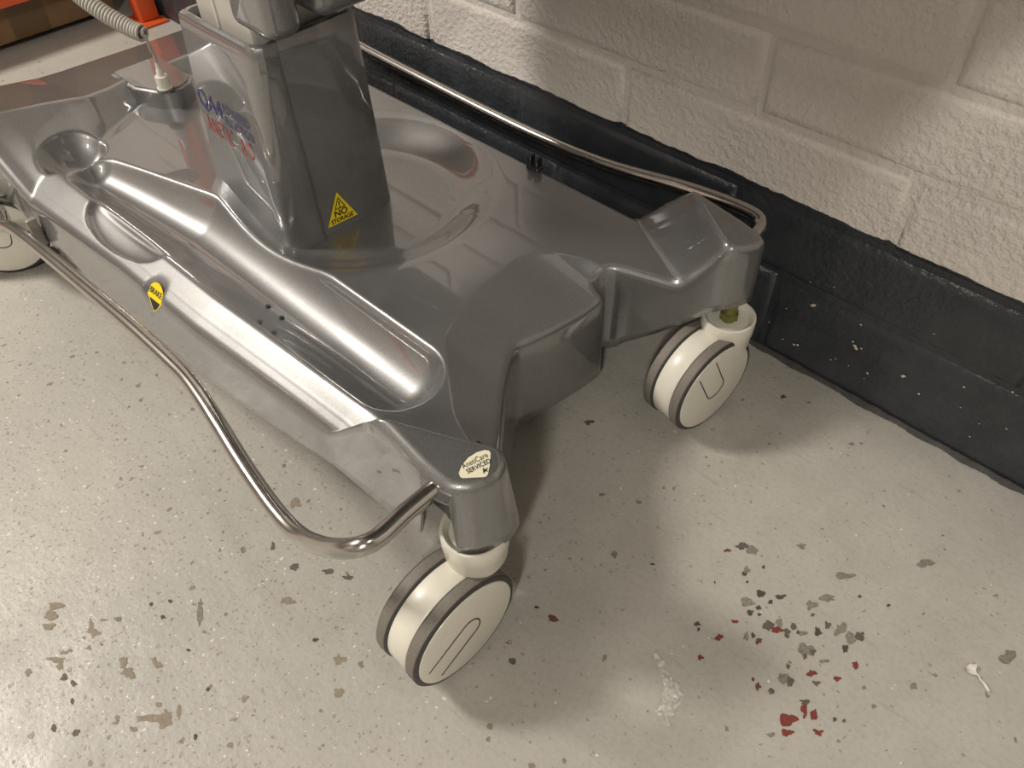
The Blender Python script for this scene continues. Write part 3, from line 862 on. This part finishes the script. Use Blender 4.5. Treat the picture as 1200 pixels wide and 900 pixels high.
# ---- casters
def caster(ax, ay, az_head, wx, wy, heading, groove, hid=False):
    """ax, ay swivel axis; wx, wy centre of the front wheel face; heading = direction of the disc plane"""
    d = Vector((math.cos(heading), math.sin(heading), 0))
    n = Vector((d.y, -d.x, 0))            # out of the visible disc
    C = Vector((wx, wy, .075))
    # body: centre drum and collar in one mesh
    v1, f1 = lathe_verts([(-.0475, .066), (-.0475, .0715), (-.046, .0725), (-.019, .0725), (-.0175, .0715), (-.0175, .066)], n, C, 72)
    v2, f2 = lathe_verts([(-.042, .030), (-.030, .0345), (-.012, .0355), (-.010, .0365), (.010, .0368), (.0125, .0362), (.013, .0335), (.0115, .0315), (.006, .027), (.004, .0)], (0, 0, 1), (ax, ay, az_head - .013), 48)
    off = len(v1)
    body = from_data('caster', v1 + v2, f1 + [tuple(i + off for i in f) for f in f2], T, WHITEP, 40)
    for (a, b_) in ((0.0, -.017), (-.048, -.065)):
        p = [(a, .0690), (a, .0725), (a - .0022, .0748), (a - .005, .0750), (b_ + .005, .0750), (b_ + .0022, .0748), (b_, .0725), (b_, .0690)]
        t_ = lathe('tyre', p, n, C, body, [TYRE, TYRE_SIDE], 72, 50)
        for pg in t_.data.polygons:
            rad = (Vector(pg.center) - C)
            rad = (rad - n * rad.dot(n)).length
            if rad < .0742:
                pg.material_index = 1
    lathe('hub_cap', [(-.010, .0688), (-.0008, .0688), (.0010, .0680), (.0016, .0660), (.0012, .001)], n, C, body, WHITEP, 72, 30)
    lathe('hub_cap', [(-.060, .0688), (-.0660, .0688), (-.0668, .0665), (-.0664, .001)], n, C, body, WHITEP, 72, 30)
    lathe('wheel_axle', [(-.066, .008), (-.001, .008)], n, C, body, STEEL, 16, 40)
    # U shaped groove on the cap, open towards direction angle `groove`
    gx = d * math.cos(groove) + Vector((0, 0, 1)) * math.sin(groove)
    gy = -d * math.sin(groove) + Vector((0, 0, 1)) * math.cos(groove)
    pts = []
    hw = .0165
    for k in range(7):
        pts.append(gx * (.056 - k / 6 * .062) + gy * hw)
    for k in range(1, 9):
        a = math.pi * k / 9
        pts.append(-gx * (.006 + hw * math.sin(a) * .8) + gy * hw * math.cos(a))
    for k in range(7):
        pts.append(gx * (-.006 + k / 6 * .062) - gy * hw)
    tube('groove', [C + n * .0014 + p for p in pts], .0009, body, DARKGAP, 6)
    lathe('stem', [(-.02, .0095), (.05, .0095)], (0, 0, 1), (ax, ay, az_head), body, YGREEN, 20, 40)
    if not hid:
        lathe('stem_nut', [(-.004, .0135), (.004, .0135), (.005, .012)], (0, 0, 1), (ax, ay, az_head), body, YGREEN, 6, 20)
    return body


caster(-.0115, -.6245, .192, .0207, -.6760, math.radians(89.7), math.radians(207))
caster(-.0160, -.1400, .164, .0095, -.1872, math.radians(83.5), math.radians(118))
caster(-1.120, -.6950, .180, -1.078, -.7300, math.radians(62), math.radians(75))
caster(-1.120, -.1400, .180, -1.09, -.1900, math.radians(80), math.radians(118), True)
# yellow mounting lug in the corner notch
box('notch_lug_shade', -.042, -.006, -.636, -.60, .190, .232, T, YGREEN, .003, 2)
box('notch_lug_shade', -.046, -.006, -.649, -.58, .228, .268, T, BLACK, .002, 1)  # black block standing in for the shade inside the notch

# rear brake bracket seen over the rail
box('brake_bracket', -.945, -.935, -.706, -.690, .115, .165, T, simple('grey_bracket', (.30, .28, .25), .4, .4), .002, 2)
box('brake_latch', -.985, -.955, -.712, -.690, .105, .122, T, BLACK, .003, 2)
box('brake_lever', -1.055, -1.047, -.720, -.712, .12, .165, T, simple('grey_lever', (.33, .31, .28), .4, .3), .002, 1)

# black cable clip on the far rim
bm = bmesh.new()
bm_box(bm, -.412, -.388, -.122, -.106, .213, .220, .002, 1)
bm_box(bm, -.410, -.404, -.121, -.107, .218, .236, .0015, 1)
bm_box(bm, -.396, -.390, -.121, -.107, .218, .236, .0015, 1)
from_bm('cable_clip', bm, T, BLACK, 30)

# ---- coiled lead
CP = Vector((-.9955, -.3985, .2475))
tube_o = lathe('plug', [(0, .013), (.004, .013), (.004, .0105), (.020, .0110), (.0235, .0105), (.0245, .006), (.034, .0052), (.036, .0035), (.046, .003)], (0, 0, 1), CP, T, simple('pale_grey_plug', (.60, .58, .53), .45), 28, 40)
lathe('plug_seal', [(-.002, .0145), (.0022, .0145), (.003, .0135)], (0, 0, 1), CP, T, simple('dark_seal', (.12, .11, .1), .5), 28, 40)
# straight part then coil, running up and out of the frame
c0 = CP + Vector((0, 0, .044))
c1 = Vector((-.985, -.4050, .345))
tube('coiled_lead', catmull([c0, c0 + Vector((.004, -.001, .020)), Vector((-.989, -.4030, .318)), c1], 8), .0024, T, CABLE, 10)
axis_pts = catmull([Vector((-.986, -.4045, .346)), Vector((-1.010, -.4150, .352)), Vector((-1.055, -.4360, .375)), Vector((-1.10, -.4520, .405)), Vector((-1.15, -.470, .460)), Vector((-1.19, -.49, .54)), Vector((-1.21, -.50, .64))], 24)
acc = [0.0]
for i in range(1, len(axis_pts)):
    acc.append(acc[-1] + (axis_pts[i] - axis_pts[i - 1]).length)
total = acc[-1]
turns = int(total / .0056)
hel = []
nst = turns * 12
for k in range(nst + 1):
    s0 = total * k / nst
    i = min(max(int(np.searchsorted(acc, s0)) - 1, 0), len(axis_pts) - 2)
    t = (s0 - acc[i]) / max(acc[i + 1] - acc[i], 1e-9)
    p = axis_pts[i].lerp(axis_pts[i + 1], t)
    tg = (axis_pts[i + 1] - axis_pts[i]).normalized()
    a = tg.cross(Vector((0, 1, 0))).normalized()
    b_ = tg.cross(a)
    an = 2 * math.pi * k / 12
    rr = .0115 * min(1, k / 12 + .1)
    hel.append(p + a * math.cos(an) * rr + b_ * math.sin(an) * rr)
tube('coiled_lead', hel, .0026, T, CABLE, 8)


# ---- stickers and lettering
def snap(p, bvh, off, dirv):
    loc, nrm, _, _ = bvh.ray_cast(p - dirv * .08, dirv)
    if loc is None:
        loc, nrm, _, _ = bvh.find_nearest(p)
    if nrm.dot(dirv) > 0:
        nrm = -nrm
    return loc + nrm * off


def text_mesh(txt, size, bold=0.0, spacing=1.0, xs=1.0):
    cu = bpy.data.curves.new('lettering', 'FONT')
    cu.body = txt
    cu.size = size
    cu.offset = bold
    cu.space_character = spacing
    cu.align_x = 'CENTER'
    cu.align_y = 'CENTER'
    cu.fill_mode = 'FRONT'
    cu.resolution_u = 4
    o = bpy.data.objects.new('lettering', cu)
    COL.objects.link(o)
    me = bpy.data.meshes.new_from_object(o)
    bpy.data.objects.remove(o)
    bpy.data.curves.remove(cu)
    for v in me.vertices:
        v.co.x *= xs
    return me


def decal(name, me, origin, U, W, bvh, off, parent, mat, u0=0.0, w0=0.0, rot=0.0):
    """lay a flat mesh on the surface: local x along U, local y along W"""
    U, W = Vector(U), Vector(W)
    dirv = -(U.cross(W)).normalized()
    cr, sr = math.cos(rot), math.sin(rot)
    for v in me.vertices:
        x, y = v.co.x * cr - v.co.y * sr + u0, v.co.x * sr + v.co.y * cr + w0
        v.co = snap(Vector(origin) + U * x + W * y, bvh, off, dirv)
    me.update()
    return link(name, me, parent, mat)


def flat(pts, sub=0):
    bm = bmesh.new()
    vs = [bm.verts.new((x, y, 0)) for x, y in pts]
    bm.faces.new(vs)
    if sub:
        bmesh.ops.triangulate(bm, faces=bm.faces)
        bmesh.ops.subdivide_edges(bm, edges=bm.edges, cuts=sub, use_grid_fill=True)
    me = bpy.data.meshes.new('flat')
    bm.to_mesh(me)
    bm.free()
    return me


def ring(pts, inner):
    cxx = sum(p[0] for p in pts) / len(pts)
    cyy = sum(p[1] for p in pts) / len(pts)
    q = [(cxx + (x - cxx) * inner, cyy + (y - cyy) * inner) for x, y in pts]
    n = len(pts)
    me = bpy.data.meshes.new('ring')
    me.from_pydata([(x, y, 0) for x, y in pts + q], [], [(i, (i + 1) % n, n + (i + 1) % n, n + i) for i in range(n)])
    return me


# the maker's lettering on the near face of the column
UX = Vector((1, -.02, 0)).normalized()
WZ = Vector((0, .06, 1)).normalized()
LO = (-.663, -.46, .334)
decal('logo_lettering', text_mesh('QA4', .037, .0, .98, .92), LO, UX, WZ, bvh_col, .0007, T, BLUE, -.038, .0165)
decal('logo_lettering', text_mesh('POWERED', .0195, .0001, .95, .78), LO, UX, WZ, bvh_col, .0007, T, BLUEGREY, .034, .0235)
decal('logo_lettering', text_mesh('FUNCTION', .0195, .0001, .95, .78), LO, UX, WZ, bvh_col, .0007, T, BLUEGREY, .036, .0055)
decal('logo_lettering', text_mesh('ANETIC  AID', .036, .0001, 1.3, .49), LO, UX, WZ, bvh_col, .0007, T, RED, .0, -.021)

# yellow triangle
tri = [(-.0260, -.0215), (.0260, -.0215), (.0, .0285)]
NO_O = (-.54, -.3855, .2130)
NU, NW = Vector((0, 1, 0)), Vector((-.05, 0, 1)).normalized()
st = decal('warning_sticker', flat(tri, 2), NO_O, NU, NW, bvh_col, .0007, T, YELLOW)
st['label'] = 'yellow triangular NO STORAGE sticker'
tri2 = [(-.0095, .0015), (.0095, .0015), (.0, .0205)]
decal('warning_symbol', ring(tri2, .76), NO_O, NU, NW, bvh_col, .0011, st, INK)
decal('warning_symbol', text_mesh('!', .015, .0003), NO_O, NU, NW, bvh_col, .0011, st, INK, 0, .0075)
decal('sticker_lettering', text_mesh('NO', .0145, .0004), NO_O, NU, NW, bvh_col, .0011, st, INK, 0, -.0055)
decal('sticker_lettering', text_mesh('STORAGE', .0098, .0003, 1.0, .88), NO_O, NU, NW, bvh_col, .0011, st, INK, 0, -.0160)

# brake sticker on the skirt
BU, BW = Vector((1, .012, 0)).normalized(), Vector((0, .62, .785)).normalized()
BN = BU.cross(BW).normalized()
hit = bvh_shell.ray_cast(Vector((-.604, -.6600, .5)), Vector((0, 0, -1)))[0]
BO = hit + BN * .0022


def flat_decal(name, me, off, parent, mat, u0=0.0, w0=0.0, rot=0.0):
    cr, sr = math.cos(rot), math.sin(rot)
    for v in me.vertices:
        x, y = v.co.x * cr - v.co.y * sr + u0, v.co.x * sr + v.co.y * cr + w0
        v.co = BO + BU * x + BW * y + BN * off
    me.update()
    return link(name, me, parent, mat)


K_ = .86
arc = [(-.0205, -.006)] + [(.0 + .0225 * math.cos(math.radians(a)), -.004 + .0245 * math.sin(math.radians(a))) for a in range(170, -15, -12)] + [(.0165, -.0180), (.0095, -.0245)]
st = flat_decal('brake_sticker', flat([(x * K_, y * K_) for x, y in arc]), 0, T, YELLOW)
st['label'] = 'yellow and black BRAKE sticker'
flat_decal('brake_wedge', flat([(x * K_, y * K_) for x, y in [(-.0130, -.0085), (.0190, -.0075), (.0160, -.0170), (.0095, -.0228)]]), .0004, st, INK)
flat_decal('sticker_lettering', text_mesh('BRAKE', .0115, .0002, 1.0, .86), .0004, st, INK, .0003, .0034, math.radians(2))

# service sticker on the near corner
SO = Vector((-.0120, -.6130, .2800))
nrm = Vector((.2155, -.094, 1)).normalized()
SU = Vector((.27, .96, 0))
SU = (SU - nrm * SU.dot(nrm)).normalized()
SW = nrm.cross(SU)
lp = [(-.0265, -.0045), (-.0255, .0010), (-.017, .0085), (-.006, .0135), (.006, .0150), (.0165, .0130), (.0205, .0095), (.0205, .0060), (.0120, -.0075), (.0045, -.0165), (.0015, -.0185), (-.0025, -.0180), (-.014, -.0125), (-.0245, -.0075)]
lp = [(x * .80, y * .80) for x, y in lp]
st = decal('service_sticker', flat(lp, 2), SO, SU, SW, bvh_shell, .0007, T, CREAM)
st['label'] = 'cream service sticker on the near front corner'
decal('sticker_lettering', text_mesh('AnetiCare', .0082, .0, 1.0, .80), SO, SU, SW, bvh_shell, .0011, st, INK, -.0010, .0048)
decal('sticker_lettering', text_mesh('SERVICED', .0070, .0001, 1.0, .84), SO, SU, SW, bvh_shell, .0011, st, INK, -.0005, -.0022)
decal('sticker_lettering', text_mesh('A', .0070, .0002), SO, SU, SW, bvh_shell, .0011, st, INK, .0022, -.0090)
decal('sticker_lettering', flat([(.0012, -.0096), (.0058, -.0074), (.0062, -.0084), (.0016, -.0106)]), SO, SU, SW, bvh_shell, .0011, st, INK)

# ------------------------------------------------------------------ things behind the trolley
bx = thing('cardboard_box', (-2.25, -.42, .0), 'brown cardboard box with a strip of tape on the floor behind the trolley', 'box')
box('carton', -2.47, -1.97, -.74, -.075, .018, .34, bx, CARD, .004, 2)
box('tape_strip', -1.9715, -1.9690, -.34, -.25, .02, .34, bx, TAPE)
box('tape_strip', -2.46, -1.98, -.34, -.25, .3395, .3410, bx, TAPE)
box('gap_shade', -2.49, -2.02, -.72, -.11, .0, .015, bx, DARKGAP)  # dark slab in place of the shadow gap under the carton
rk = thing('pallet_rack', (-1.9, -.02, 0), 'orange steel storage rack with upright foot and beam behind the trolley', 'rack')
box('upright', -1.905, -1.855, -.062, -.012, .006, 2.0, rk, ORANGE, .004, 2)
box('foot_plate', -1.925, -1.825, -.075, -.004, .0, .006, rk, ORANGE, .001, 1)
box('upright', -1.905, -1.855, -2.65, -2.60, .006, 2.0, rk, ORANGE, .004, 2)
box('foot_plate', -1.925, -1.825, -2.66, -2.59, .0, .006, rk, ORANGE, .001, 1)
box('beam', -1.950, -1.905, -2.60, -.062, .119, .175, rk, ORANGE, .004, 2)

# ------------------------------------------------------------------ litter on the floor
random.seed(5)


def scrap(name, outline, mat, label, amp, cuts, seed):
    bm = bmesh.new()
    vs = [bm.verts.new((x, y, .004)) for x, y in outline]
    bm.faces.new(vs)
    bmesh.ops.triangulate(bm, faces=bm.faces)
    for _ in range(cuts):
        bmesh.ops.subdivide_edges(bm, edges=bm.edges, cuts=1, use_grid_fill=True)
    for v in bm.verts:
        q = Vector((v.co.x * 95 + seed, v.co.y * 60, seed))
        v.co.z = .0012 + amp * .8 * abs(noise.noise(q)) + .35 * amp * abs(noise.noise(q * 2.3))
        v.co.x += .3 * amp * noise.noise(q + Vector((9, 0, 0)))
    o = from_bm(name, bm, None, mat, 40)
    # origin at its base
    cxx = sum(p[0] for p in outline) / len(outline)
    cyy = sum(p[1] for p in outline) / len(outline)
    o.data.transform(Matrix.Translation((-cxx, -cyy, 0)))
    o.location = (cxx, cyy, 0)
    tag(o, label, 'litter')
    return o


PLASTIC_OUT = [(0.1706, -0.5235), (0.1789, -0.5214), (0.1925, -0.5281), (0.2033, -0.533), (0.2141, -0.5349), (0.2235, -0.538), (0.2287, -0.5516), (0.2253, -0.5613), (0.2289, -0.5631), (0.225, -0.5719), (0.2356, -0.5784), (0.2286, -0.5799), (0.2194, -0.5785), (0.2123, -0.5737), (0.2076, -0.5612), (0.2028, -0.5484), (0.1936, -0.5394), (0.1809, -0.5322)]
scrap('plastic_wrap', PLASTIC_OUT, FILM, 'crumpled scrap of clear plastic film lying on the grey floor', .014, 4, 3.3)
scrap('paper_scrap', [(0.4362, -0.2921), (0.439, -0.2825), (0.4463, -0.2811), (0.4481, -0.2877), (0.4549, -0.2922), (0.4644, -0.2967), (0.4695, -0.2998), (0.4671, -0.3008), (0.4587, -0.2967), (0.4509, -0.292), (0.4465, -0.2933), (0.4408, -0.296)], PAPER, 'small torn white paper scrap on the floor at the far right', .006, 2, 7.1)
